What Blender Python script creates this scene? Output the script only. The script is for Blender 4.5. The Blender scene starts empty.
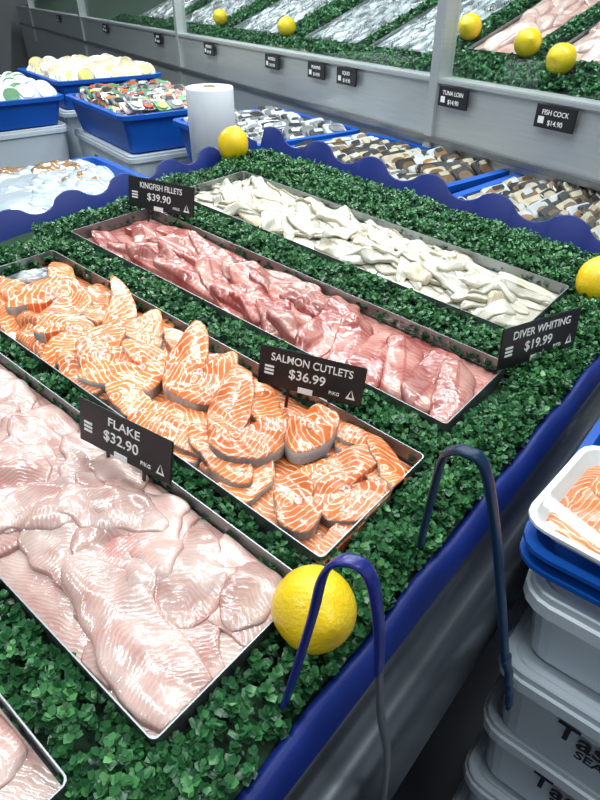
import bpy, bmesh, math, random
import numpy as np
from mathutils import Matrix, Vector
random.seed(7); rng=np.random.default_rng(7)
H=0.9
scn=bpy.context.scene
scn.view_settings.view_transform='Standard'
R=math.radians
def T(x,y,z): return Matrix.Translation((x,y,z))
def RX(a): return Matrix.Rotation(R(a),4,'X')
def RY(a): return Matrix.Rotation(R(a),4,'Y')
def RZ(a): return Matrix.Rotation(R(a),4,'Z')
I4=Matrix.Identity(4)
# ---------------- materials
def newmat(name):
    m=bpy.data.materials.new(name); m.use_nodes=True
    nt=m.node_tree; b=nt.nodes['Principled BSDF']; return m,nt,b
def N(nt,t,**k):
    n=nt.nodes.new(t)
    for a,v in k.items(): setattr(n,a,v)
    return n
def simple(name,col,rough=.5,metal=0,noise=0,nscale=20,bump=0,bscale=60,coat=0,trans=0,alpha=1,sss=0,stretch=None,spec=.5):
    m,nt,b=newmat(name)
    b.inputs['Roughness'].default_value=rough; b.inputs['Metallic'].default_value=metal
    b.inputs['Specular IOR Level'].default_value=spec
    b.inputs['Coat Weight'].default_value=coat; b.inputs['Transmission Weight'].default_value=trans
    b.inputs['Alpha'].default_value=alpha
    if sss:
        b.inputs['Subsurface Weight'].default_value=sss; b.inputs['Subsurface Scale'].default_value=.01
    tc=N(nt,'ShaderNodeTexCoord'); mp=N(nt,'ShaderNodeMapping'); nt.links.new(tc.outputs['Object'],mp.inputs[0])
    if stretch: mp.inputs['Scale'].default_value=stretch
    no=N(nt,'ShaderNodeTexNoise'); no.inputs['Scale'].default_value=nscale; no.inputs['Detail'].default_value=4
    nt.links.new(mp.outputs[0],no.inputs['Vector'])
    mx=N(nt,'ShaderNodeMixRGB'); mx.inputs[1].default_value=(*[c*(1-noise) for c in col],1)
    mx.inputs[2].default_value=(*[min(1,c*(1+noise)) for c in col],1)
    nt.links.new(no.outputs['Fac'],mx.inputs[0]); nt.links.new(mx.outputs[0],b.inputs['Base Color'])
    if bump:
        n2=N(nt,'ShaderNodeTexNoise'); n2.inputs['Scale'].default_value=bscale
        nt.links.new(mp.outputs[0],n2.inputs['Vector'])
        bp=N(nt,'ShaderNodeBump'); bp.inputs['Strength'].default_value=bump; bp.inputs['Distance'].default_value=.002
        nt.links.new(n2.outputs['Fac'],bp.inputs['Height']); nt.links.new(bp.outputs[0],b.inputs['Normal'])
    return m
def math_n(nt,op,a,b=None):
    n=N(nt,'ShaderNodeMath',operation=op)
    for i,v in enumerate((a,b)):
        if v is None: continue
        if isinstance(v,(int,float)): n.inputs[i].default_value=v
        else: nt.links.new(v,n.inputs[i])
    return n.outputs[0]
def fishmat(name,c1,c2,red,line,kind='fillet',scale=5,lstr=.5,redlo=.55,rough=.22,spine=None,redstr=1.0,ramp=(.35,1.0),dist=2.5,vr=(.8,.35),edge=None,k=.9,bump=.7,estr=.7,wobs=.5,sw=.010):
    m,nt,b=newmat(name); L=nt.links
    at=N(nt,'ShaderNodeAttribute',attribute_name='loc'); va=N(nt,'ShaderNodeAttribute',attribute_name='var')
    sp=N(nt,'ShaderNodeSeparateXYZ'); L.new(at.outputs['Vector'],sp.inputs[0])
    x,y,ez=sp.outputs[0],sp.outputs[1],sp.outputs[2]
    seed=math_n(nt,'MULTIPLY',va.outputs['Fac'],37.0)
    cb=N(nt,'ShaderNodeCombineXYZ'); L.new(x,cb.inputs[0]); L.new(y,cb.inputs[1]); L.new(seed,cb.inputs[2])
    def noise(sc,det=3):
        n=N(nt,'ShaderNodeTexNoise'); n.inputs['Scale'].default_value=sc; n.inputs['Detail'].default_value=det
        L.new(cb.outputs[0],n.inputs['Vector']); return n.outputs['Fac']
    n1=noise(2.2); n2=noise(1.6); n3=noise(7)
    wv=N(nt,'ShaderNodeTexWave'); c2b=N(nt,'ShaderNodeCombineXYZ')
    wob=math_n(nt,'MULTIPLY',n1,wobs)
    if kind=='fillet':
        v=math_n(nt,'ADD',math_n(nt,'ADD',x,math_n(nt,'MULTIPLY',math_n(nt,'ABSOLUTE',y),k)),wob)
        L.new(v,c2b.inputs[0]); L.new(y,c2b.inputs[1]); wv.wave_type='BANDS'; wv.bands_direction='X'
        wv.inputs['Distortion'].default_value=dist
    else:
        L.new(math_n(nt,'ADD',math_n(nt,'SUBTRACT',math_n(nt,'ABSOLUTE',x),.12),math_n(nt,'MULTIPLY',n1,.25)),c2b.inputs[0])
        L.new(math_n(nt,'MULTIPLY',math_n(nt,'SUBTRACT',y,.1),.6),c2b.inputs[1]); wv.wave_type='RINGS'; wv.rings_direction='SPHERICAL'
        wv.inputs['Distortion'].default_value=dist
    wv.inputs['Scale'].default_value=scale; wv.inputs['Detail'].default_value=2; wv.inputs['Detail Scale'].default_value=1.5
    L.new(c2b.outputs[0],wv.inputs['Vector'])
    rp=N(nt,'ShaderNodeValToRGB'); rp.color_ramp.elements[0].position=ramp[0]; rp.color_ramp.elements[1].position=ramp[1]
    L.new(wv.outputs['Fac'],rp.inputs[0])
    a=N(nt,'ShaderNodeMixRGB'); a.inputs[1].default_value=(*c1,1); a.inputs[2].default_value=(*c2,1)
    cr=N(nt,'ShaderNodeValToRGB'); cr.color_ramp.elements[0].position=.35; cr.color_ramp.elements[1].position=.65; L.new(n1,cr.inputs[0]); L.new(cr.outputs[0],a.inputs[0])
    rr=N(nt,'ShaderNodeValToRGB'); rr.color_ramp.elements[0].position=redlo; rr.color_ramp.elements[1].position=redlo+.15; L.new(n2,rr.inputs[0])
    a2=N(nt,'ShaderNodeMixRGB'); L.new(math_n(nt,'MULTIPLY',rr.outputs[0],redstr),a2.inputs[0]); L.new(a.outputs[0],a2.inputs[1]); a2.inputs[2].default_value=(*red,1)
    a3=N(nt,'ShaderNodeMixRGB'); L.new(math_n(nt,'MULTIPLY',math_n(nt,'MULTIPLY',rp.outputs[0],lstr),math_n(nt,'ADD',math_n(nt,'MULTIPLY',n3,1.2),.25)),a3.inputs[0])
    L.new(a2.outputs[0],a3.inputs[1]); a3.inputs[2].default_value=(*line,1)
    out=a3.outputs[0]
    def over(fac,col,strg):
        nonlocal out
        q=N(nt,'ShaderNodeMixRGB'); L.new(math_n(nt,'MULTIPLY',fac,strg),q.inputs[0]); L.new(out,q.inputs[1]); q.inputs[2].default_value=(*col,1); out=q.outputs[0]
    if spine:
        over(math_n(nt,'LESS_THAN',math_n(nt,'ABSOLUTE',math_n(nt,'ADD',y,math_n(nt,'MULTIPLY',math_n(nt,'SUBTRACT',n1,.5),.1))),sw),spine,.5)
    if kind=='cutlet':
        isc=math_n(nt,'GREATER_THAN',ez,1.5)
        wy=math_n(nt,'ABSOLUTE',math_n(nt,'ADD',x,math_n(nt,'MULTIPLY',math_n(nt,'SUBTRACT',n1,.5),.12)))
        over(math_n(nt,'MULTIPLY',math_n(nt,'LESS_THAN',wy,.008),isc),(.92,.62,.42),.6)
        rad=math_n(nt,'SQRT',math_n(nt,'ADD',math_n(nt,'MULTIPLY',x,x),math_n(nt,'MULTIPLY',math_n(nt,'ADD',y,.02),math_n(nt,'ADD',y,.02))))
        rad=math_n(nt,'ADD',rad,math_n(nt,'MULTIPLY',math_n(nt,'SUBTRACT',n3,.5),.05))
        over(math_n(nt,'MULTIPLY',math_n(nt,'LESS_THAN',rad,.062),isc),(.50,.10,.03),.8)
        over(math_n(nt,'MULTIPLY',math_n(nt,'LESS_THAN',rad,.040),isc),(.78,.50,.36),1.0)
        over(math_n(nt,'MULTIPLY',math_n(nt,'LESS_THAN',rad,.015),isc),(.45,.12,.07),1.0)
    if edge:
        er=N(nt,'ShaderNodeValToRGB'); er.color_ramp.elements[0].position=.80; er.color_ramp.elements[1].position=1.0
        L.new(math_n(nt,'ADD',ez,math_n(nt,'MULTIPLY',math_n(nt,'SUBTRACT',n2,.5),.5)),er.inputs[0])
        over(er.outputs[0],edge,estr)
    hs=N(nt,'ShaderNodeHueSaturation'); L.new(out,hs.inputs['Color'])
    L.new(math_n(nt,'ADD',math_n(nt,'MULTIPLY',va.outputs['Fac'],vr[1]),vr[0]),hs.inputs['Value'])
    L.new(hs.outputs[0],b.inputs['Base Color'])
    b.inputs['Roughness'].default_value=rough; b.inputs['Subsurface Weight'].default_value=.15; b.inputs['Subsurface Scale'].default_value=.005
    b.inputs['Subsurface Radius'].default_value=(1,.35,.25)
    b.inputs['Coat Weight'].default_value=.8; b.inputs['Coat Roughness'].default_value=.05
    bp=N(nt,'ShaderNodeBump'); bp.inputs['Strength'].default_value=bump; bp.inputs['Distance'].default_value=.002
    L.new(math_n(nt,'ADD',noise(6,4),math_n(nt,'MULTIPLY',rp.outputs[0],.12)),bp.inputs['Height']); L.new(bp.outputs[0],b.inputs['Normal']); L.new(bp.outputs[0],b.inputs['Coat Normal'])
    return m
M_steel=simple('stainless_steel',(.50,.54,.54),.38,.5,.15,6,stretch=(1,1,30))
M_steeld=simple('dark_steel',(.22,.235,.25),.34,.75,.25,4,bump=.1)
M_fascia=simple('brushed_fascia_steel',(.11,.125,.14),.36,.8,.5,5,bump=.15,bscale=9,stretch=(.6,3,3))
M_tray=simple('tray_steel',(.32,.34,.35),.45,.9,.15,10)
M_navy=simple('navy_plastic',(.004,.018,.15),.45,0,.3,8,spec=.25)
M_blue=simple('blue_plastic',(.005,.085,.42),.4,0,.2,8,spec=.35)
M_white=simple('white_plastic',(.75,.8,.84),.35,0,.06,8,sss=.1)
M_tub=simple('translucent_tub_plastic',(.60,.68,.74),.32,0,.12,3,trans=.1)
M_foam=simple('foam',(.8,.84,.86),.5,0,.05)
M_board=simple('blackboard',(.012,.013,.015),.4,0,.3,30)
M_chalk=simple('chalk_white',(.9,.92,.9),.6)
M_black=simple('black_print',(.02,.02,.03),.5)
M_base=simple('dark_green_matting',(.010,.045,.018),.8,0,.5,60)
M_tong=simple('tong_blue_coating',(.010,.018,.19),.35,0,.1,coat=.2)
M_tong2=simple('tong_navy_coating',(.006,.028,.07),.4,0,.1,spec=.3)
M_floor=simple('floor_dark_vinyl',(.012,.015,.03),.45,0,.4,3,bump=.1)
M_wall=simple('wall_paint',(.30,.32,.34),.6,0,.1,2)
M_ceil=simple('ceiling_paint',(.70,.72,.75),.8,0,.05,2)
M_roll=simple('roll_film',(.85,.88,.9),.4,0,.04,40)
M_film=simple('clear_film',(.55,.63,.69),.1,0,.35,10,bump=1,bscale=35,coat=.8)
def leafmat():
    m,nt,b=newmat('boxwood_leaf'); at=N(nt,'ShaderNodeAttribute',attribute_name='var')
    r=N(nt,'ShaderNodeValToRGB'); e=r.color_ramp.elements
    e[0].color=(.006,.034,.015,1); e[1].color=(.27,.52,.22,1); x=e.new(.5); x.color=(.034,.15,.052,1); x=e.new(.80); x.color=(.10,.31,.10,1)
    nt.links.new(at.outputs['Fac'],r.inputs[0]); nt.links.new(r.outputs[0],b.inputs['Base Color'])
    b.inputs['Roughness'].default_value=.32; return m
M_leaf=leafmat()
M_lemon=simple('lemon_peel',(.88,.60,.008),.33,0,.12,12,bump=.5,bscale=260,coat=.2,sss=.1)
def glassmat():
    m=bpy.data.materials.new('case_glass'); m.use_nodes=True; nt=m.node_tree; nt.nodes.clear()
    o=N(nt,'ShaderNodeOutputMaterial'); mx=N(nt,'ShaderNodeMixShader'); t=N(nt,'ShaderNodeBsdfTransparent'); g=N(nt,'ShaderNodeBsdfGlossy')
    t.inputs[0].default_value=(.93,.97,.97,1); g.inputs['Roughness'].default_value=.03
    lw=N(nt,'ShaderNodeLayerWeight'); lw.inputs[0].default_value=.5
    f=math_n(nt,'ADD',math_n(nt,'MULTIPLY',math_n(nt,'POWER',lw.outputs['Facing'],4.0),.35),.04)
    nt.links.new(f,mx.inputs[0]); nt.links.new(t.outputs[0],mx.inputs[1]); nt.links.new(g.outputs[0],mx.inputs[2]); nt.links.new(mx.outputs[0],o.inputs[0]); return m
M_glass=glassmat()
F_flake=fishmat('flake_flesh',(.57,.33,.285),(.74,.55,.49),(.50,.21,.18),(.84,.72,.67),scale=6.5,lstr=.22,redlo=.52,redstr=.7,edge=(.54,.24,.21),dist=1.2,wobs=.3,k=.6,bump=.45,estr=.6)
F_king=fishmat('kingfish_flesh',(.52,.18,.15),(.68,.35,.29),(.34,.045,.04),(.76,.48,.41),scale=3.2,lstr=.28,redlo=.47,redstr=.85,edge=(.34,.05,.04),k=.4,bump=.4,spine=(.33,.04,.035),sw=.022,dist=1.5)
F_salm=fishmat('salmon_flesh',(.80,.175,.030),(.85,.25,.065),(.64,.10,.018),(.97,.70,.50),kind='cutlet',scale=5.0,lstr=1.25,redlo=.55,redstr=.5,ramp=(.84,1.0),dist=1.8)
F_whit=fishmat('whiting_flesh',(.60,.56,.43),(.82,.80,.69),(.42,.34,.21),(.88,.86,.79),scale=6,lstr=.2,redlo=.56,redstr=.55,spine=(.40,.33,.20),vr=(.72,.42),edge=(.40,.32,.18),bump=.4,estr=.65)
F_wsk=fishmat('whiting_skin_side',(.40,.32,.18),(.64,.57,.41),(.24,.2,.12),(.75,.7,.55),scale=5,lstr=.4,spine=(.7,.65,.5),bump=.4)
F_skin=fishmat('silver_fish_skin',(.22,.245,.255),(.62,.65,.66),(.035,.04,.045),(.75,.78,.8),scale=12,lstr=.0,redlo=.48,rough=.22,redstr=.85)
F_dark=fishmat('sardine_skin',(.30,.33,.35),(.6,.62,.62),(.03,.035,.04),(.75,.78,.8),scale=4,lstr=.6,redlo=.42,rough=.22,redstr=1)
# ---------------- mesh helpers
def finish(ob,M=None,parent=None):
    bpy.context.collection.objects.link(ob)
    if parent is not None: ob.parent=parent
    if M is not None:
        if parent is not None: ob.matrix_local=M
        else: ob.matrix_world=M
    return ob
def mesh(name,v,f,mats,M=None,parent=None,smooth=True,midx=None,attrs=None):
    me=bpy.data.meshes.new(name); me.from_pydata([tuple(p) for p in v],[],f)
    for m in (mats if isinstance(mats,(list,tuple)) else [mats]): me.materials.append(m)
    if midx is not None: me.polygons.foreach_set('material_index',midx)
    if smooth: me.polygons.foreach_set('use_smooth',[True]*len(me.polygons))
    if attrs:
        for k,a in attrs.items():
            a=np.asarray(a,dtype=np.float32)
            if a.ndim==1:
                t=me.attributes.new(k,'FLOAT','POINT'); t.data.foreach_set('value',a)
            else:
                t=me.attributes.new(k,'FLOAT_VECTOR','POINT'); t.data.foreach_set('vector',a.ravel())
    me.update()
    return finish(bpy.data.objects.new(name,me),M,parent)
def empty(name,M=None):
    return finish(bpy.data.objects.new(name,None),M)
def box(name,x0,x1,y0,y1,z0,z1,mat,M=None,parent=None,bev=0.0):
    bm=bmesh.new(); bmesh.ops.create_cube(bm,size=1)
    for v in bm.verts: v.co=((x0+x1)/2+v.co.x*(x1-x0),(y0+y1)/2+v.co.y*(y1-y0),(z0+z1)/2+v.co.z*(z1-z0))
    if bev: bmesh.ops.bevel(bm,geom=list(bm.edges),offset=bev,segments=2,affect='EDGES')
    me=bpy.data.meshes.new(name); bm.to_mesh(me); bm.free(); me.materials.append(mat)
    return finish(bpy.data.objects.new(name,me),M,parent)
def rrect(sx,sy,r,n=4):
    p=[]
    for cx,cy,a0 in ((sx/2-r,sy/2-r,0),(-sx/2+r,sy/2-r,90),(-sx/2+r,-sy/2+r,180),(sx/2-r,-sy/2+r,270)):
        for i in range(n+1):
            a=R(a0+90*i/n); p.append((cx+r*math.cos(a),cy+r*math.sin(a)))
    return p
def loft(name,secs,mat,M=None,parent=None,c0=True,c1=True,smooth=False):
    v=[];f=[];k=None
    for (sx,sy,r,z) in secs:
        q=rrect(sx,sy,r); k=len(q); v+=[(a,b,z) for a,b in q]
    for s in range(len(secs)-1):
        for i in range(k):
            j=(i+1)%k; f.append((s*k+i,s*k+j,(s+1)*k+j,(s+1)*k+i))
    if c0: f.append(tuple(range(k-1,-1,-1)))
    if c1: f.append(tuple(range((len(secs)-1)*k,len(secs)*k)))
    return mesh(name,v,f,mat,M,parent,smooth)
def openbox(name,sx,sy,h,mat,M=None,parent=None,t=.004,rim=.012,rimh=.01,taper=.02,r=.03):
    b=(sx-2*taper,sy-2*taper)
    return loft(name,[(b[0],b[1],r,0),(sx,sy,r,h-rimh),(sx+2*rim,sy+2*rim,r+rim,h-rimh),(sx+2*rim,sy+2*rim,r+rim,h),(sx-2*t,sy-2*t,r,h),(b[0]-2*t,b[1]-2*t,r,t)],mat,M,parent)
# ---------------- foliage
LV=np.array([(0,0,0),(-.38,.25,.07),(-.46,.62,.10),(0,1,-.02),(.46,.62,.10),(.38,.25,.07),(0,.3,-.03),(0,.65,-.02)])
LF=[(0,6,1),(1,6,7,2),(2,7,3),(0,5,6),(5,4,7,6),(4,3,7)]
def foliage(name,rects,M,dens=6000,leaf=.0135,h0=.004,h1=.03,nl=9,parent=None,seed=1):
    g=np.random.default_rng(seed); P=[]
    for (x0,x1,y0,y1) in rects:
        n=int(max(1,(x1-x0)*(y1-y0)*dens)); x=g.uniform(x0,x1,n); y=g.uniform(y0,y1,n)
        e=np.minimum(np.minimum(x-x0,x1-x),np.minimum(y-y0,y1-y)); e=np.clip(e/.022,0.5,1)
        lump=.72+.28*np.sin(x*45+np.sin(y*30)*2)*np.sin(y*52+x*20)
        z=h0+(h1-h0)*e*lump*g.uniform(.25,1,n)
        P.append(np.stack([x,y,z,z/h1],1))
    P=np.concatenate(P); n=len(P)
    K=np.tile(np.arange(nl),n); base=np.repeat(P,nl,0); m=len(base)
    az=K*2.4+np.repeat(g.uniform(0,6.28,n),nl)+g.normal(0,.3,m); el=np.radians(np.clip(5+K*8+g.normal(0,14,m),-25,80))
    tx=np.repeat(g.normal(0,.3,(n,2)),nl,0)
    d=np.stack([np.cos(az)*np.cos(el)+tx[:,0],np.sin(az)*np.cos(el)+tx[:,1],np.sin(el)],1); d/=np.linalg.norm(d,axis=1)[:,None]
    sd=np.stack([-np.sin(az),np.cos(az),g.normal(0,.25,m)],1); sd/=np.linalg.norm(sd,axis=1)[:,None]
    nn=np.cross(d,sd); nn/=np.linalg.norm(nn,axis=1)[:,None]
    s=leaf*g.uniform(.65,1.2,m)*(1-.03*K)
    p=base[:,:3]+np.stack([np.zeros(m),np.zeros(m),K*.0012],1)
    V=p[:,None,:]+s[:,None,None]*(LV[None,:,0,None]*sd[:,None,:]+LV[None,:,1,None]*d[:,None,:]+LV[None,:,2,None]*nn[:,None,:])
    V=V.reshape(-1,3); F=[]
    for i in range(m):
        o=i*8
        for q in LF: F.append(tuple(o+j for j in q))
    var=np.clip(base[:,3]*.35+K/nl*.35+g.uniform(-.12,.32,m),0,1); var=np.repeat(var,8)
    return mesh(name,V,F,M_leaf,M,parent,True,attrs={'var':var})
# ---------------- fish pile
class Pile:
    def __init__(s,x0,x1,y0,y1,base=.010,mound=.010,res=.004,seed=3):
        s.b=(x0,x1,y0,y1); s.res=res; s.g=np.random.default_rng(seed)
        s.nx=int((x1-x0)/res)+1; s.ny=int((y1-y0)/res)+1
        X,Y=np.meshgrid(np.linspace(0,1,s.nx),np.linspace(0,1,s.ny),indexing='ij')
        s.H=base+mound*(1-(2*X-1)**4)*(1-(2*Y-1)**8)
        s.V=[];s.F=[];s.loc=[];s.var=[];s.mi=[];s.n=0
        xs=np.linspace(x0,x1,s.nx);ys=np.linspace(y0,y1,s.ny)
        A,B=np.meshgrid(xs,ys,indexing='ij')
        s._grid(A,B,s.H.copy(),A*10,B*10,.3,0)
    def _grid(s,X,Y,Z,U,W,var,mi,E=None):
        a,b=X.shape; o=s.n
        s.V.append(np.stack([X,Y,Z],-1).reshape(-1,3)); s.loc.append(np.stack([U,W,np.zeros_like(U) if E is None else E],-1).reshape(-1,3))
        s.var.append(np.full(a*b,var)); s.n+=a*b
        for i in range(a-1):
            for j in range(b-1):
                s.F.append((o+i*b+j,o+(i+1)*b+j,o+(i+1)*b+j+1,o+i*b+j+1)); s.mi.append(mi)
    def samp(s,A,X,Y):
        u=np.clip((X-s.b[0])/(s.b[1]-s.b[0])*(s.nx-1),0,s.nx-1.001); v=np.clip((Y-s.b[2])/(s.b[3]-s.b[2])*(s.ny-1),0,s.ny-1.001)
        i=u.astype(int);j=v.astype(int);fu=u-i;fv=v-j
        return A[i,j]*(1-fu)*(1-fv)+A[i+1,j]*fu*(1-fv)+A[i,j+1]*(1-fu)*fv+A[i+1,j+1]*fu*fv
    def blur(s,k):
        A=s.H.copy()
        for _ in range(k):
            P=np.pad(A,1,mode='edge'); A=(P[1:-1,1:-1]*2+P[:-2,1:-1]+P[2:,1:-1]+P[1:-1,:-2]+P[1:-1,2:])/6
        return A
    def upd(s,X,Y,Z):
        i=np.clip(((X-s.b[0])/(s.b[1]-s.b[0])*(s.nx-1)).round().astype(int),0,s.nx-1)
        j=np.clip(((Y-s.b[2])/(s.b[3]-s.b[2])*(s.ny-1)).round().astype(int),0,s.ny-1)
        np.maximum.at(s.H,(i.ravel(),j.ravel()),Z.ravel())
    def fillet(s,cx,cy,ang,L,W,th,taper=.3,bend=.2,ns=44,nt=19,blur=10,mi=0,lift=0,p=3,settle=.85,edge=.35,wave=.0015,side=0,wob=1,rim=0):
        S=np.sin(np.linspace(-1,1,ns)*math.pi/2)*.6+np.linspace(-1,1,ns)*.4
        a=math.radians(ang)+bend*S
        dx=np.gradient(S)*L/2
        px=np.cumsum(np.cos(a)*dx);py=np.cumsum(np.sin(a)*dx); px-=px.mean();py-=py.mean()
        px+=cx;py+=cy
        ph=s.g.uniform(0,6.28,6)
        w=W/2*np.clip(1-np.abs(S)**p,0,1)**.5*(1+taper*S)
        wl=w*(1+wob*.10*np.sin(S*5+ph[0])+.05*wob*np.sin(S*11+ph[4])); wr=w*(1+wob*.10*np.sin(S*4+ph[5])+.05*wob*np.sin(S*13+ph[1]))
        u=np.linspace(-math.pi/2,math.pi/2,nt); t=np.sin(u)
        ww=np.where(t[None]<0,wl[:,None],wr[:,None])
        X=px[:,None]-np.sin(a)[:,None]*ww*t[None]; Y=py[:,None]+np.cos(a)[:,None]*ww*t[None]
        X=np.clip(X,s.b[0]+.002,s.b[1]-.002);Y=np.clip(Y,s.b[2]+.002,s.b[3]-.002)
        hh=th*np.clip(np.cos(u),0,1)[None]**edge*(np.clip(1-np.abs(S)**10,0,1)**.4)[:,None]
        hh=hh*(1+.16*np.sin(S*3+ph[1])[:,None]+.16*np.sin(t*2.6+ph[2])[None]+side*t[None])
        A=s.blur(blur); B=s.samp(A,X,Y)*.8+s.samp(s.blur(2),X,Y)*.2
        Z=B*settle+hh+lift*(S[:,None]+1)/2+wave*np.sin(X*110+ph[3])*np.sin(Y*90+ph[0])*(hh/th)
        k0=len(s.mi)
        s._grid(X,Y,Z,np.repeat((S*L/2*10)[:,None],nt,1),(ww*t[None])*10,s.g.uniform(0,1),mi,np.abs(t)[None]*np.ones_like(X))
        if rim:
            for i in range(ns-1):
                for j in list(range(rim)): s.mi[k0+i*(nt-1)+j]=1
        s.upd(X,Y,Z)
    def cutlet(s,cx,cy,ang,sc,kind,th=.022,tilt=(0,0),raise_=0):
        P={'full':[(90,.042),(50,.044),(20,.047),(0,.048),(-30,.053),(-50,.066),(-64,.074),(-74,.060),(-81,.026),(-86,.010),(-90,.004),(-94,.010),(-99,.026),(-106,.060),(-116,.074),(-130,.060),(-150,.05),(-180,.046),(-200,.045),(-230,.043)],
           'long':[(90,.034),(50,.036),(10,.040),(-30,.056),(-48,.088),(-56,.100),(-64,.07),(-74,.024),(-84,.008),(-90,.004),(-98,.014),(-108,.045),(-120,.056),(-135,.052),(-160,.045),(-200,.040),(-240,.036)],
           'oval':[(90,.032),(45,.036),(0,.045),(-45,.038),(-75,.032),(-85,.024),(-90,.020),(-95,.024),(-105,.032),(-135,.038),(-180,.045),(-225,.036)],
           'half':[(90,.020),(45,.027),(0,.070),(-20,.052),(-45,.028),(-90,.018),(-135,.026),(-180,.060),(-225,.026)]}[kind]
        n=72; th_=np.linspace(0,2*math.pi,n,endpoint=False)
        pa=np.array([math.radians(a)%(2*math.pi) for a,_ in P]); pr=np.array([r for _,r in P]); o=np.argsort(pa); pa=pa[o];pr=pr[o]
        r=np.interp(th_,np.r_[pa[-1]-2*math.pi,pa,pa[0]+2*math.pi],np.r_[pr[-1],pr,pr[0]])
        for _ in range(1): r=(np.roll(r,1)+2*r+np.roll(r,-1))/4
        q1,q2,q3=s.g.uniform(0,6,3)
        r=r*sc*(1+.07*np.sin(2*th_+q1)+.05*np.sin(3*th_+q2)+.025*np.sin(5*th_+q3))
        ax=s.g.uniform(.86,1.1)
        rings=[(.0,1),(.2,1),(.4,1.01),(.6,1.02),(.8,1.0),(.91,.98),(.965,.96),(1.0,.90),(1.01,.5),(.98,-.15)]
        lx=np.array([[q*r[k]*math.cos(th_[k])*ax for k in range(n)] for q,_ in rings]); ly=np.array([[q*r[k]*math.sin(th_[k]) for k in range(n)] for q,_ in rings])
        bx=s.g.uniform(-5,5); lx2=lx+bx*ly*ly*(kind!='half')
        a=math.radians(ang); X=cx+lx2*math.cos(a)-ly*math.sin(a); Y=cy+lx2*math.sin(a)+ly*math.cos(a)
        X=np.clip(X,s.b[0]-.004,s.b[1]+.004);Y=np.clip(Y,s.b[2]-.006,s.b[3]+.006)
        A=s.samp(s.blur(4),X,Y); G=np.stack([X.ravel()-cx,Y.ravel()-cy,np.ones(X.size)],1)
        co=np.linalg.lstsq(G,A.ravel(),rcond=None)[0]; co[:2]=np.clip(co[:2],-.4,.4)
        Bp=(G@co).reshape(X.shape)*.35+A*.55
        Bp=Bp+tilt[0]*(X-cx+.02)+tilt[1]*(Y-cy+.02)+raise_
        Z=Bp+th*np.array([h for _,h in rings])[:,None]+.0014*np.sin(lx*110+q1)*np.sin(ly*100+q2)*np.array([1,1,1,1,1,.9,.8,.7,.3,0])[:,None]
        m=len(rings); o=s.n; var=s.g.uniform(0,1)
        s.V.append(np.stack([X,Y,Z],-1).reshape(-1,3)); sh=s.g.uniform(-.5,.5)
        s.loc.append(np.stack([lx*10+sh*(kind in('half',)),ly*10,np.full_like(lx,0 if kind=='half' else 2)],-1).reshape(-1,3)); s.var.append(np.full(m*n,var)); s.n+=m*n
        for i in range(m-1):
            for k in range(n):
                j=(k+1)%n; s.F.append((o+i*n+k,o+(i+1)*n+k,o+(i+1)*n+j,o+i*n+j))
                deg=(math.degrees(th_[k])+90)%360
                notch=(deg<18 or deg>342) and kind!='half'
                s.mi.append(1 if (i>=7 and not notch and not(kind=='half' and math.sin(th_[k])<0)) else 0)
        s.upd(X[:-1],Y[:-1],Z[:-1])
    def build(s,name,mats,M,parent=None):
        return mesh(name,np.concatenate(s.V),s.F,mats,M,parent,True,midx=s.mi,attrs={'loc':np.concatenate(s.loc),'var':np.concatenate(s.var)})
# ================= main counter
MT=T(0,.155,H)@RX(5)      # tilted display plane frame ; local y = y-.155
def Y(y): return (y-.155)*1.004
counter=empty('seafood_display_counter',I4)
box('display_bed',-.7,1.33,Y(.150),Y(1.22),-.03,0,M_base,MT,counter)
prof=[(.164,-.004),(.159,.010),(.152,.013),(.145,.006),(.140,-.006),(.138,-.016)]
def extr(name,prof,x0,x1,mat,wav=0,M=None,parent=None,n=60,z0=H):
    v=[];f=[];k=len(prof)
    for i in range(n+1):
        x=x0+(x1-x0)*i/n
        for j,(y,z) in enumerate(prof):
            v.append((x,y,z0+z+(wav*math.sin(x*38) if j in(1,2,3) else 0)))
    for i in range(n):
        for j in range(k-1): f.append((i*k+j,i*k+j+1,(i+1)*k+j+1,(i+1)*k+j))
    return mesh(name,v,f,mat,M,parent)
extr('front_edging',prof,-.7,1.36,M_navy,.004,parent=counter,n=200)
prof2=[(.150,-.014),(.140,-.018),(.136,-.030),(.134,-.05),(.120,-.052),(.108,-.060),(.102,-.075),(.102,-.11),(.108,-.25),(.14,-.262),(.3,-.27)]
extr('steel_front_fascia',prof2,-.7,1.36,M_fascia,0,parent=counter)
box('counter_plinth',-.68,1.32,.24,1.2,0,H-.05,M_black,I4,counter)
def wavy(name,p,q,hb,amp,per,lean,mat,M,parent=None,out=(0,1),t=.006):
    p=Vector(p);q=Vector(q);L=(q-p).length;n=int(L/.006);v=[];f=[];o=Vector(out)
    for i in range(n+1):
        c=p.lerp(q,i/n); s=math.sin(i/n*L/per*6.283); h=hb+amp*(abs(s)**.7*math.copysign(1,s))
        a=c; b=c+o*lean*h/hb
        for (pt,z,off) in ((a,-.03,0),(b,h,0),(b,h+.002,t/2),(b,h,t),(a,-.03,t)):
            d=pt+o*off; v.append((d.x,d.y,z))
    for i in range(n):
        for j in range(4): f.append((i*5+j,i*5+j+1,(i+1)*5+j+1,(i+1)*5+j))
    return mesh(name,v,f,mat,M,parent)
wavy('scalloped_edging_back',(-.7,Y(1.0)),(1.33,Y(1.24)),.034,.011,.15,.025,M_navy,MT,counter,(0,1))
wavy('scalloped_edging_side',(1.31,Y(.15)),(1.31,Y(1.24)),.055,.016,.17,.025,M_navy,MT,counter,(1,0))
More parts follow.
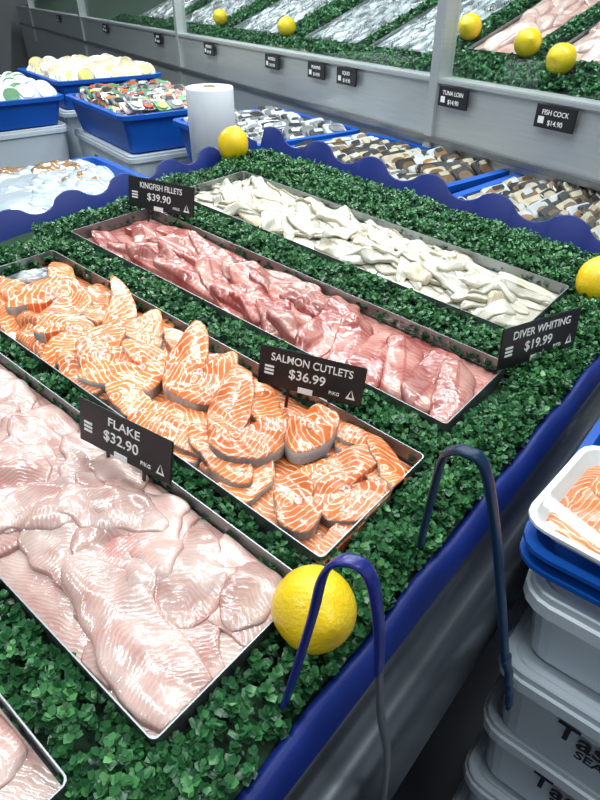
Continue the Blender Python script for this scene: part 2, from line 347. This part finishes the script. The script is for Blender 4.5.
# trays
def tray(x0,x1,y0,y1,h=.03,M=MT,name='steel_fish_tray',r=.006):
    cx,cy=(x0+x1)/2,(y0+y1)/2; sx,sy=x1-x0,y1-y0
    return loft(name,[(sx,sy,r,.001),(sx,sy,r,h),(sx+.001,sy+.001,r,h),(sx+.001,sy+.001,r,h+.001),(sx-.0015,sy-.0015,r,h+.001),(sx-.0015,sy-.0015,r,.003)],M_tray,M@T(cx,cy,0))
TR={'skin':(-.16,.045,Y(.25),Y(.85)),'flake':(.10,.285,Y(.226),Y(.95)),'salmon':(.315,.515,Y(.235),Y(1.0)),'king':(.585,.775,Y(.245),Y(1.05)),'whiting':(.87,1.10,Y(.27),Y(1.09))}
for k,b in TR.items(): tray(*b)
g=np.random.default_rng(11)
# flake
b=TR['flake']; P=Pile(b[0]+.003,b[1]-.003,b[2]+.003,b[3]-.003,.012,.005,seed=5)
for i in range(34):
    y=b[3]-.05-(b[3]-b[2]-.08)*i/34; x=b[0]+[.055,.135,.08,.125,.10][i%5]+g.uniform(-.008,.008)
    P.fillet(x,y,[55,125,35,150,80,110,60][i%7]+g.uniform(-12,12),g.uniform(.12,.17),g.uniform(.055,.08),g.uniform(.0055,.0075),g.uniform(-.5,.5),g.uniform(-.4,.4),settle=.93,p=g.choice([2.2,3,4]),side=g.uniform(-.4,.4),wob=1.5,blur=2,edge=.33,wave=.0007)
P.fillet(.255,Y(.47),60,.11,.055,.007,.2,.3,settle=.9,blur=2,side=-.3,wob=1.4); P.fillet(.155,Y(.50),130,.14,.065,.007,.3,.3,settle=.9,blur=2,wob=1.4)
P.fillet(.245,Y(.265),15,.08,.05,.007,.2,.2,settle=.88,blur=2); P.fillet(.225,Y(.32),35,.12,.055,.007,-.3,.2,settle=.88,blur=2,side=.3)
P.fillet(.232,Y(.375),50,.13,.055,.008,.3,-.3,settle=.88,blur=2,side=-.3,p=2.4,wob=1.4); P.fillet(.215,Y(.43),115,.13,.055,.007,.3,.3,settle=.88,blur=2,p=2.4,wob=1.4)
P.fillet(.145,Y(.315),83,.205,.066,.009,-.22,.10,p=3,settle=.86,edge=.30,blur=4,wave=.0008)
P.build('flake_fillets',[F_flake],MT)
b=TR['skin']; P=Pile(b[0]+.004,b[1]-.004,b[2]+.004,b[3]-.004,.014,.008,seed=9)
for i in range(24):
    P.fillet(b[0]+g.uniform(.05,.16),b[3]-.05-(b[3]-b[2]-.08)*i/24,g.uniform(20,160),g.uniform(.12,.16),.065,.008,g.uniform(-.3,.3),g.uniform(-.3,.3),settle=.9,blur=3,edge=.36)
P.build('snapper_fillets',[F_flake],MT)
# salmon
b=TR['salmon']; P=Pile(b[0]+.004,b[1]-.004,b[2]+.004,b[3]-.004,.008,.000,seed=15)
kinds=['full','half','half','long','half','half']
for i in range(18):
    y=b[3]-.05-(b[3]-b[2]-.08)*i/18; x=b[0]+[.055,.145,.1][i%3]+g.uniform(-.012,.012)
    P.cutlet(x,y,g.uniform(0,360),g.uniform(1.0,1.15),kinds[i%6],.012)
# skin-on fillet pieces at the far end
for (x,y,a,L,W,mi) in [(.45,.955,150,.12,.07,1),(.37,.965,95,.12,.07,0),(.335,.90,80,.13,.06,0),(.40,.90,110,.14,.065,0),(.345,.82,75,.15,.055,0),(.345,.745,85,.14,.055,0),(.375,.785,100,.13,.05,0)]:
    P.fillet(x,Y(y),a,L,W,.013,.1,.2,settle=.9,blur=2,edge=.3,p=4,mi=mi,rim=3,side=.2,wave=.0008)
for (x,y,a,sc,k,t,ra,th) in [(.47,.90,70,1.0,'half',(0,0),0,.015),(.424,.836,290,1.1,'full',(.08,.1),.002,.016),
    (.345,.68,75,1.15,'half',(0,0),0,.015),(.375,.735,250,1.0,'long',(.1,.1),0,.015),(.46,.77,30,1.0,'half',(0,0),0,.015),(.385,.655,100,1.0,'full',(.10,.12),.002,.016),(.456,.70,110,1.15,'long',(.08,.12),.002,.016),(.47,.60,250,1.0,'half',(0,.1),0,.016),
    (.345,.545,90,1.0,'half',(0,.1),0,.015),(.395,.60,200,1.0,'long',(.1,.1),0,.015),(.45,.43,60,1.0,'half',(0,0),0,.015),
    (.345,.47,110,1.0,'half',(0,0),0,.015),(.352,.41,80,1.0,'half',(0,0),0,.015),(.465,.285,75,1.0,'half',(0,0),0,.015),(.485,.315,100,.9,'half',(.1,0),0,.015),(.350,.235,10,1.0,'half',(0,0),0,.015),(.41,.275,80,1.0,'full',(0,0),0,.014),(.47,.25,60,.9,'half',(0,0),0,.013),
    (.425,.525,100,1.0,'full',(.22,.16),.004,.022),
    (.388,.415,95,1.15,'long',(.08,.06),.002,.016),(.448,.355,160,.82,'oval',(.20,.16),.003,.019),(.355,.30,60,.80,'oval',(.12,.12),.002,.016)]:
    P.cutlet(x,Y(y),a,sc,k,th,t,ra)
P.build('salmon_cutlets',[F_salm,F_skin],MT)
# kingfish
b=TR['king']; P=Pile(b[0]+.003,b[1]-.003,b[2]+.003,b[3]-.003,.008,.002,seed=21)
for i in range(18):
    yy=.98-(.42)*i/18
    P.fillet(b[0]+[.045,.14,.095][i%3]+g.uniform(-.01,.01),Y(yy),[78,100,66,112,88][i%5]+g.uniform(-8,8),g.uniform(.14,.19),g.uniform(.042,.058),.013,g.uniform(-.3,.3),g.uniform(-.12,.12),settle=.91,edge=.24,p=g.choice([6,12]),blur=2,side=g.uniform(-.55,.55),wob=.35,wave=.0003)
for i,yy in enumerate((.62,.60,.575,.56,.535,.51)):
    P.fillet(b[0]+[.05,.14][i%2],Y(yy),[70,20,50,5,85,35][i],.09,.055,.014,.1,.05,settle=.85,edge=.22,p=14,blur=2,side=[.5,-.5][i%2],wob=.3,wave=.0003)
for i,yy in enumerate((.275,.315,.36,.405,.45,.50)[::-1]):
    P.fillet(.68+g.uniform(-.012,.012),Y(yy),[8,26,12,30,10,24][i],g.uniform(.15,.18),.060,.017,g.uniform(-.15,.2),.08,settle=.60,edge=.26,p=8,blur=2,side=.40,wob=.5,wave=.0004)
P.build('kingfish_fillets',[F_king],MT)
# whiting
b=TR['whiting']; P=Pile(b[0]+.004,b[1]-.004,b[2]+.004,b[3]-.004,.010,.012,seed=31)
for i in range(180):
    yy=b[3]-.05-(b[3]-b[2]-.09)*((i*0.618)%1); xx=b[0]+.035+(b[1]-b[0]-.07)*g.uniform(0,1)
    P.fillet(xx,yy,g.choice([85,100,70,120,40,145])+g.uniform(-12,12),g.uniform(.085,.125),g.uniform(.022,.036),.0055,g.uniform(-.6,.1),g.uniform(-.45,.45),ns=28,nt=11,blur=2,settle=.91,lift=g.uniform(0,.012),mi=1 if g.uniform()<.12 else 0,edge=.35,wave=.0005,wob=.8,p=2.5,side=g.uniform(-.5,.5))
P.build('whiting_fillets',[F_whit,F_wsk],MT)
# greenery
rects=[(-.3,1.31,Y(.163),Y(.222)),(.045,.098,Y(.20),Y(.95)),(-.2,.10,Y(.165),Y(.245)),(.284,.316,Y(.235),Y(1.0)),(.513,.588,Y(.235),Y(1.02)),(.772,.872,Y(.24),Y(1.08)),(1.10,1.305,Y(.24),Y(1.20)),
       (-.3,.12,Y(.93),Y(1.03)),(.12,.58,Y(.99),Y(1.08)),(.55,.88,Y(1.05),Y(1.13)),(.86,1.12,Y(1.09),Y(1.18)),(.52,.56,Y(.22),Y(.26)),(.775,.87,Y(.22),Y(.27)),(.29,1.0,Y(.165),Y(.235)),(.78,1.30,Y(.165),Y(.265))]
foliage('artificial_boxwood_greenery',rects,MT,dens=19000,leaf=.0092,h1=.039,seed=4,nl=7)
# ---------------- lemon
def lemon(M,r=.036,name='lemon'):
    v=[];f=[];n=28;m=20
    for i in range(m+1):
        a=math.pi*i/m; z=-math.cos(a); rr=math.sin(a)**.92
        zz=z*1.10+ (.12*max(0,(z-.93)/.07) if z>0 else -.06*max(0,(-z-.94)/.06))
        for k in range(n):
            c=2*math.pi*k/n; w=1+.02*math.sin(3*c+z*4); v.append((r*rr*w*math.cos(c),r*rr*w*math.sin(c),r*zz))
    for i in range(m):
        for k in range(n):
            j=(k+1)%n; f.append((i*n+k,i*n+j,(i+1)*n+j,(i+1)*n+k))
    return mesh(name,v,f,M_lemon,M)
lemon(MT@T(.259,Y(.202),.045)@RZ(-30)@RX(55),.0365)
lemon(MT@T(1.128,Y(.230),.050)@RZ(80)@RX(50),.040)
lemon(MT@T(1.175,Y(1.20),.056)@RZ(10)@RX(15),.040)
# ---------------- signs
def txt(body,size,mat,parent,x,y,z,rx=90,ry=0,rz=0,name='lettering',ext=.0003,sx=1,off=.006):
    c=bpy.data.curves.new(name,'FONT'); c.body=body; c.size=size; c.align_x='CENTER'; c.extrude=ext; c.offset=size*off
    c.materials.append(mat); o=bpy.data.objects.new(name,c)
    return finish(o,T(x,y,z)@RZ(rz)@RX(rx)@Matrix.Diagonal((sx,1,1,1)),parent)
def sign(p,q,title,price,w=None,h=.058,z=.034,lean=-10):
    p=Vector((p[0],Y(p[1])));q=Vector((q[0],Y(q[1]))); d=q-p; W=w or d.length; c=(p+q)/2
    M=MT@T(c.x,c.y,z)@RZ(math.degrees(math.atan2(d.y,d.x)))@RX(lean)
    s=box('price_sign',-W/2,W/2,-.0015,.0015,0,h,M_board,M,None,.001)
    txt(title,h*.27,M_chalk,s,0,-.002,h*.68,sx=min(1.1,W*.86/(len(title)*h*.27*.66)))
    txt(price,h*.33,M_chalk,s,-.004,-.002,h*.32)
    txt('P/KG',h*.12,M_chalk,s,W*.24,-.002,h*.16)
    for i in range(3): box('logo_bar',-W*.44,-W*.35,-.0022,-.0015,h*(.30+i*.09),h*(.35+i*.09),M_chalk,None,s)
    box('barcode_label',-W*.10,W*.04,-.0024,-.0015,0,h*.14,M_chalk,None,s)
    mesh('triangle_logo',[(W*.35,-.0022,h*.15),(W*.44,-.0022,h*.15),(W*.395,-.0022,h*.40),(W*.375,-.0023,h*.2),(W*.415,-.0023,h*.2)],[(0,1,4,3),(0,3,2),(1,2,4)],M_chalk,None,s,False)
    for xx in(-W*.2,W*.2): box('sign_stake',xx-.002,xx+.002,.0015,.0035,-.03,h*.6,M_black,None,s)
    return s
sign((.2567,.5415),(.278,.411),'FLAKE','$32.90',h=.056)
sign((.478,.470),(.530,.340),'SALMON CUTLETS','$36.99',h=.055,z=.036)
sign((.745,1.08),(.797,.940),'KINGFISH FILLETS','$39.90',h=.060)
sign((.742,.249),(.895,.192),'DIVER WHITING','$19.99',h=.064,z=.032)
# ---------------- tongs
def sweep(name,pts,w,t,mat,parent=None,axis=(1,0,0),n=60,wf=None):
    P=[Vector(p) for p in pts]; out=[]
    seg=len(P)-1
    for i in range(n+1):
        u=i/n*seg; k=min(int(u),seg-1); f=u-k
        p0,p1,p2,p3=P[max(k-1,0)],P[k],P[k+1],P[min(k+2,seg)]
        out.append(.5*((2*p1)+(p2-p0)*f+(2*p0-5*p1+4*p2-p3)*f*f+(3*p1-p0-3*p2+p3)*f**3))
    v=[];f=[];ax=Vector(axis).normalized()
    for i,p in enumerate(out):
        tg=(out[min(i+1,n)]-out[max(i-1,0)]).normalized(); nn=tg.cross(ax).normalized(); bb=nn.cross(tg)
        ww=w*(wf(i/n) if wf else 1)
        for k in range(10):
            a=k/10*6.283; ca,sa=math.cos(a),math.sin(a)
            ca=math.copysign(abs(ca)**.6,ca); sa=math.copysign(abs(sa)**.6,sa)
            v.append(p+bb*ca*ww/2+nn*sa*t/2)
    for i in range(n):
        for k in range(10):
            j=(k+1)%10; f.append((i*10+k,i*10+j,(i+1)*10+j,(i+1)*10+k))
    f.append(tuple(range(9,-1,-1))); f.append(tuple(n*10+k for k in range(10)))
    return mesh(name,v,f,mat,None,parent)
def h3(l): return [(a,b,c+H) for a,b,c in l]
t1=empty('serving_tongs')
sweep('coated_handle',h3([(.187,.170,.028),(.193,.164,.07),(.202,.155,.14),(.205,.149,.185),(.210,.138,.203),(.216,.122,.196),(.218,.112,.15),(.2185,.108,.10)]),.011,.0045,M_tong,t1)
sweep('steel_arm',h3([(.2185,.108,.105),(.219,.102,.05),(.219,.092,0),(.219,.088,-.08),(.219,.088,-.16)]),.009,.003,M_steeld,t1)
t2=empty('serving_tongs')
sweep('coated_handle',h3([(.395,.168,.035),(.375,.158,.10),(.347,.142,.19),(.334,.130,.216),(.330,.118,.224),(.334,.104,.214),(.345,.088,.15),(.357,.070,.06),(.368,.055,-.02)]),.012,.005,M_tong2,t2,n=80)
sweep('scalloped_grip',h3([(.368,.055,-.015),(.374,.048,-.05),(.378,.044,-.075),(.381,.040,-.10)]),.013,.005,M_tong2,t2,wf=lambda u:1+.2*math.sin(u*25))
# ---------------- tub stack at right
def tub(cx,cy,z0,sx,sy,h,text=True,name='storage_tub',rz=0,face='-x'):
    return loft(name,[(sx-.05,sy-.05,.03,0),(sx-.024,sy-.024,.035,h-.036),(sx,sy,.04,h-.032),(sx,sy,.04,h-.014),(sx-.008,sy-.008,.035,h-.012),(sx-.008,sy-.008,.035,h-.002),(sx-.012,sy-.012,.035,h),(sx-.03,sy-.03,.03,h),(sx-.04,sy-.04,.03,h-.006)],M_tub,T(cx,cy,z0)@RZ(rz))
sx,sy=.42,.46; cx,cy=.505+sx/2,.09-sy/2
zt=H-.07
for i,h in enumerate([.135,.165,.165,.165,.2]):
    z0=max(0,zt-h); tb=tub(cx+(.0,-.012,.004,0,0)[i],cy,z0,sx,sy,zt-z0-.001)
    if i in(1,2):
        txt('Tasman',.045,M_black,tb,-sx/2+.010,.065,.082,rz=-90,off=.02); txt('SEAFOOD',.022,M_black,tb,-sx/2+.012,.055,.058,rz=-90,off=.02)
    zt=z0
for k in range(2):
    openbox('blue_fish_tray',.36,.40,.032,M_blue,T(.515+.18,-.1+.0,H-.071+k*.022),None,rim=.008,rimh=.006)
def package(M,seed):
    pk=loft('packaged_salmon_tray',[(.15,.17,.02,0),(.18,.20,.025,.022),(.19,.21,.03,.022),(.19,.21,.03,.026),(.175,.195,.025,.026),(.145,.165,.02,.004)],M_foam,M)
    Ps=Pile(-.078,.078,-.088,.088,.006,.010,seed=seed)
    Ps.fillet(-.02,0,80,.16,.085,.010,.1,.1); Ps.fillet(.035,0,100,.15,.07,.010,.1,.1); Ps.build('salmon_fillet',[F_salm],T(0,0,.003),pk)
    loft('cling_film',[(.186,.206,.03,.0265),(.17,.19,.03,.032)],M_glass,None,pk,c0=False)
package(T(.605,.0,H-.014)@RZ(-4),2); package(T(.83,-.02,H-.012)@RZ(6),3)
# ---------------- back bench and crates
bench=[(1.40,-.6),(1.40,1.38),(1.67,2.16),(2.40,2.16),(1.44,-.6)]
v=[(x,y,0) for x,y in bench]+[(x,y,H-.15) for x,y in bench]
mesh('steel_bench',v,[tuple(range(4,-1,-1)),tuple(range(5,10))]+[(i,(i+1)%5,5+(i+1)%5,5+i) for i in range(5)],M_steeld,I4,None,False)
def packs(name,sx,sy,z,cols,M,parent=None,pw=.16,pl=.11,seed=1,tiltA=28,rows=.055,disc=False,layers=1):
    g=random.Random(seed); v=[];f=[];mi=[]
    nx=max(1,int(sx/(pw*.85))); ny=max(3,int(sy/rows))
    mats=cols
    def slab(Mx,a,b,t,idx,r=.01):
        q=rrect(a,b,r,2) if not disc else rrect(a,b,min(a,b)/2-.0005,4); k=len(q); o=len(v)
        for s,z in ((.96,0),(1,t*.5),(.96,t)):
            for x,y in q: v.append(Mx@Vector((x*s,y*s,z)))
        for l in range(2):
            for i in range(k):
                j=(i+1)%k; f.append((o+l*k+i,o+l*k+j,o+(l+1)*k+j,o+(l+1)*k+i)); mi.append(idx)
        f.append(tuple(o+2*k+i for i in range(k))); mi.append(idx)
    for ly in range(layers):
      for i in range(nx):
        for j in range(ny):
            x=-sx/2+(i+.5)*sx/nx+g.uniform(-.008,.008)+.02*(ly%2); y=-sy/2+.04+(j)*(sy-.07)/(ny-1)
            M1=T(x,y,z+ly*.03+g.uniform(-.01,.012))@RZ(g.uniform(-14,14))@RX(tiltA+g.uniform(-8,8))@RY(g.uniform(-6,6))
            a,b=(pw*g.uniform(.85,1),pl) if not disc else (pl,pl)
            fr=g.randrange(len(mats)//2)*2
            slab(M1,a,b,.010,fr); slab(M1@T(g.uniform(-.01,.01),g.uniform(-.005,.01),.0095),a*.74,b*.62,.006,fr+1,.02)
            if g.random()<.6 and not disc: slab(M1@T(a*.1,b*.30,.0105),a*.45,b*.2,.006,(fr+2)%len(mats),.004)
    return mesh(name,v,f,mats,M,parent,False,midx=mi)
C=lambda n,c,r=.25,**k: simple(n,c,r,0,.45,30,coat=.5,bump=.5,bscale=40,**k)
k_blk=C('pack_black',(.04,.04,.04)); k_tan=C('pack_smoked_fish',(.30,.17,.07)); k_cream=C('pack_cream',(.50,.44,.32)); k_brn=C('pack_brown',(.16,.10,.05))
k_sil=C('pack_silver',(.5,.54,.56)); k_grey=C('pack_greyfish',(.18,.19,.2)); k_red=C('pack_red',(.5,.07,.03)); k_grn=C('pack_green',(.08,.25,.1)); k_yel=C('pack_yellow',(.7,.5,.08)); k_wht=C('pack_white',(.7,.72,.7)); k_or=C('pack_orange',(.6,.22,.06)); k_pale=C('pack_pale_lemon',(.78,.68,.36)); k_lem=C('pack_lemon_slice',(.80,.62,.16))
def crate(cx,cy,z,rz,sx,sy,h,cols,seed,up=0,**k):
    c=openbox('blue_crate',sx,sy,h,M_blue,T(cx,cy,z)@RZ(rz),None,t=.008,rim=.02,rimh=.018,taper=.025)
    packs('packaged_fish',sx-.05,sy-.04,h-.04+up,cols,None,c,seed=seed,**k); return c
crate(1.79,1.12,H-.149,-12,.50,.66,.16,[k_sil,k_tan,k_blk,k_cream,k_blk,k_brn,k_cream,k_brn],1,.018,pw=.095,pl=.08,tiltA=35,rows=.032)
crate(1.655,.40,H-.149,-8,.48,.64,.16,[k_sil,k_tan,k_blk,k_cream,k_blk,k_brn,k_cream,k_brn],2,.018,pw=.095,pl=.08,tiltA=35,rows=.032)
crate(1.98,1.83,H-.149,-15,.50,.62,.16,[k_sil,k_grey,k_grey,k_wht,k_blk,k_sil,k_grey,k_blk],3,.018,pw=.095,pl=.08,rows=.034)
def stack(cx,cy,rz,sx,sy,top,n):
    h=top/n
    for i in range(n):
        tb=tub(cx,cy,i*h,sx,sy,h-.001,rz=rz)
        if i==n-1:
            txt('Tasman',.08,M_black,tb,-sx/2+.012,0,h*.45,rz=-90,off=.02); txt('SEAFOOD',.045,M_black,tb,-sx/2+.014,0,h*.25,rz=-90,off=.02)
stack(2.02,2.66,-15,.52,.78,H-.14,3)
crate(2.02,2.66,H-.139,-15,.50,.74,.16,[k_red,k_grn,k_grn,k_yel,k_wht,k_or,k_blk,k_red,k_grey,k_wht,k_blk,k_grn,k_grey,k_blk],4,.02,pw=.07,pl=.065,rows=.036,layers=2)
stack(2.30,3.52,-14,.60,.74,H-.08,3)
crate(2.30,3.52,H-.079,-14,.58,.72,.14,[k_wht,k_lem,k_cream,k_lem,k_wht,k_pale],5,.015,pl=.10,disc=True,pw=.10,layers=2,tiltA=55,rows=.045)
stack(1.62,3.40,-12,.52,.70,H-.10,3)
crate(1.62,3.40,H-.099,-12,.50,.68,.13,[k_wht,k_grn,k_sil,k_wht],6,.015,pl=.10,disc=True,pw=.10,layers=2,tiltA=55,rows=.045)
stack(.90,1.66,-10,.50,.50,H-.11,3)
cb=openbox('blue_crate',.48,.48,.13,M_blue,T(.90,1.665,H-.109)@RZ(-10),None,t=.008,rim=.015,rimh=.018,taper=.025)
def bags(M,parent):
    Pb=Pile(-.225,.225,-.225,.225,.105,.045,seed=44); gg=np.random.default_rng(5)
    for i in range(18): Pb.fillet(gg.uniform(-.14,.14),gg.uniform(-.15,.15),gg.uniform(0,180),.17,.10,.026,0,.1,mi=int(i%4==0),settle=.85,p=5,blur=3,wave=.004)
    return Pb.build('bagged_fish',[M_film,k_tan],M,parent)
bags(None,cb)
e=empty('plastic_bag_roll',T(1.50,1.62,H-.06))
def ring(name,r1,r0,h,mat,parent,z=0,n=40):
    v=[];f=[]
    for (r,zz) in ((r1,0),(r1,h*.98),(r1*.985,h),(r0,h),(r0,0)):
        for k in range(n): v.append((r*math.cos(6.283*k/n),r*math.sin(6.283*k/n),z+zz))
    for s in range(5):
        for k in range(n):
            j=(k+1)%n; t=(s+1)%5; f.append((s*n+k,s*n+j,t*n+j,t*n+k))
    mesh(name,v,f,mat,None,parent)
ring('film_roll',.078,.02,.275,M_roll,e); ring('cardboard_core',.02,.016,.278,k_tan,e)
box('roll_stand',-.08,.08,-.08,.08,-.09,0,M_steeld,None,e)
# ---------------- refrigerated case
MC=T(2.053,1.095,0)@RZ(-109.8)
case=empty('refrigerated_display_case',MC)
X0,X1=-8,1.6
box('front_panel',X0,X1,.0,.04,0,H+.225,M_steel,None,case)
box('top_ledge',X0,X1,-.012,.06,H+.215,H+.232,M_steel,None,case,.003)
box('lower_rail',X0,X1,-.02,.0,H+.03,H+.05,M_steeld,None,case,.003)
MD=T(0,.05,H+.20)@RX(21.8)
box('sloped_deck',X0,X1,0,1.3,-.04,0,M_base,MD,case)
box('case_back',X0,X1,1.27,1.33,0,H+1.5,M_steel,None,case)
box('case_roof',X0,X1,.1,1.33,H+1.4,H+1.46,M_steeld,None,case)
for x in (-7.1,-4.74,-2.37,0.0): 
    box('glass_pane',x+.022,x+2.348 if x<0 else X1,.028,.034,H+.23,H+1.4,M_glass,None,case)
    box('post',x-.022,x+.022,-.014,.05,H-.1,H+1.4,M_steel,None,case,.003)
for xx in (-6.5,-4.3,-2.1,-.3,1.0):  # unseen fill lamps, added to brighten the dark case interior
    fx=box('case_fill_lamp',-.5,.5,-.03,.03,0,.03,M_white,T(xx,.30,H+1.37),case,.005)
    l=bpy.data.lights.new('case_fill','AREA'); l.shape='RECTANGLE'; l.size=1.0; l.size_y=.06; l.energy=12; l.color=(.95,.98,1)
    finish(bpy.data.objects.new('case_fill_light',l),T(0,0,-.005),fx)
MDW=MC@MD
trs=[(-.11,.13,'p'),(.24,.48,'p'),(.58,.85,'p'),(-.62,-.24,'s'),(-1.15,-.72,'s'),(-1.95,-1.42,'s'),(-2.8,-2.2,'s'),(-3.6,-3.0,'s')]
for i,(a,bb,k) in enumerate(trs):
    y0,y1=(.14 if k=='s' else .20),(.95 if i<3 else .8)
    tray(a,bb,y0,y1,.025,MDW)
    P=Pile(a+.006,bb-.006,y0+.006,y1-.006,.014,.012,res=.01,seed=50+i); gg=np.random.default_rng(60+i)
    if k=='p':
        for j in range(26): P.fillet(gg.uniform(a+.05,bb-.05),y1-.06-(y1-y0-.1)*j/26,gg.uniform(40,140),.18,.07,.014,gg.uniform(-.3,.3),gg.uniform(-.3,.3),ns=20,nt=9,blur=2,settle=.88)
        P.build('pale_fish_fillets',[F_flake],MDW)
    else:
        for j in range(60): P.fillet(a+.04+(bb-a-.08)*((j*.618)%1),y1-.06-(y1-y0-.1)*j/60,gg.uniform(60,110),.16,.035,.016,-.4,gg.uniform(-.1,.1),ns=14,nt=7,blur=3,settle=.75)
        P.build('whole_sardines',[F_dark],MDW)
rc=[(X0+4,-.14,.01,.13),(-.14,X1,.01,.19)]+[(a,b,.14,1.0) for a,b in ((.14,.23),(.49,.57),(-.23,-.12),(-.71,-.63),(-1.41,-1.16),(-2.19,-1.96),(-2.99,-2.81),(.86,1.3))]
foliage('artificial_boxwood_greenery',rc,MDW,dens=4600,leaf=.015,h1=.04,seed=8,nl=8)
for lx,ly in ((-.150,.26),(.377,.12),(.185,.19),(-1.275,.13),(-2.095,.15)):
    lemon(MDW@T(lx,ly,.07)@RZ(random.uniform(0,90))@RX(60),.042)
for i,s in enumerate((-.522,-.11,.508,.735,1.13,1.87,2.7,3.93,5.6)):
    tg=box('price_tag',-.068,.068,-.006,0,-.030,.030,M_board,MC@T(-s,-.015,H+.183),None,.001)
    txt(['FISH COCK','TUNA LOIN','SQUID','PRAWNS','MUSSELS','SARDINES','BREAM','TROUT','COD'][i],.018,M_chalk,tg,0,-.0065,.006); txt('$14.90',.019,M_chalk,tg,.005,-.0065,-.02)
    box('tag_logo',-.055,-.035,-.0068,-.006,-.018,.0,M_chalk,None,tg)
# ---------------- room
box('floor',-5,8,-5,9,-.05,0,M_floor)
box('ceiling',-5,8,-5,9,3.0,3.05,M_ceil)
box('wall_back',6.5,6.6,-5,9,0,3,M_wall); box('wall_left',-5,6.5,8.9,9,0,3,M_wall)
for i,(x,y,en) in enumerate([(.2,.6,17),(1.1,.9,19),(1.9,.6,22),(.3,-.9,15),(2.3,2.4,38),(1.2,3.4,42),(-1.2,1.5,20)]):  # entry over the aisle behind the camera is added to brighten the tubs
    f=box('ceiling_light',-.75,.75,-.12,.12,0,.06,M_white,T(x,y,2.72)@RZ(90 if i!=3 else 0),None,.01)
    box('light_hanger',-.01,.01,-.01,.01,.06,.28,M_steel,None,f)
    l=bpy.data.lights.new('tube','AREA'); l.shape='RECTANGLE'; l.size=1.4; l.size_y=.07; l.energy=en; l.color=(.93,.985,1)
    o=bpy.data.objects.new('light_tube',l); finish(o,T(0,0,-.01),f)
w=bpy.data.worlds.new('world'); scn.world=w; w.use_nodes=True
w.node_tree.nodes['Background'].inputs[0].default_value=(.82,.91,1,1); w.node_tree.nodes['Background'].inputs[1].default_value=.58
# ---------------- camera
c=bpy.data.cameras.new('camera'); c.sensor_fit='VERTICAL'; c.sensor_height=24; c.lens=18; c.clip_start=.01
co=bpy.data.objects.new('camera',c); finish(co,T(0,0,H+.5)@RZ(-50.5)@RX(55)); scn.camera=co
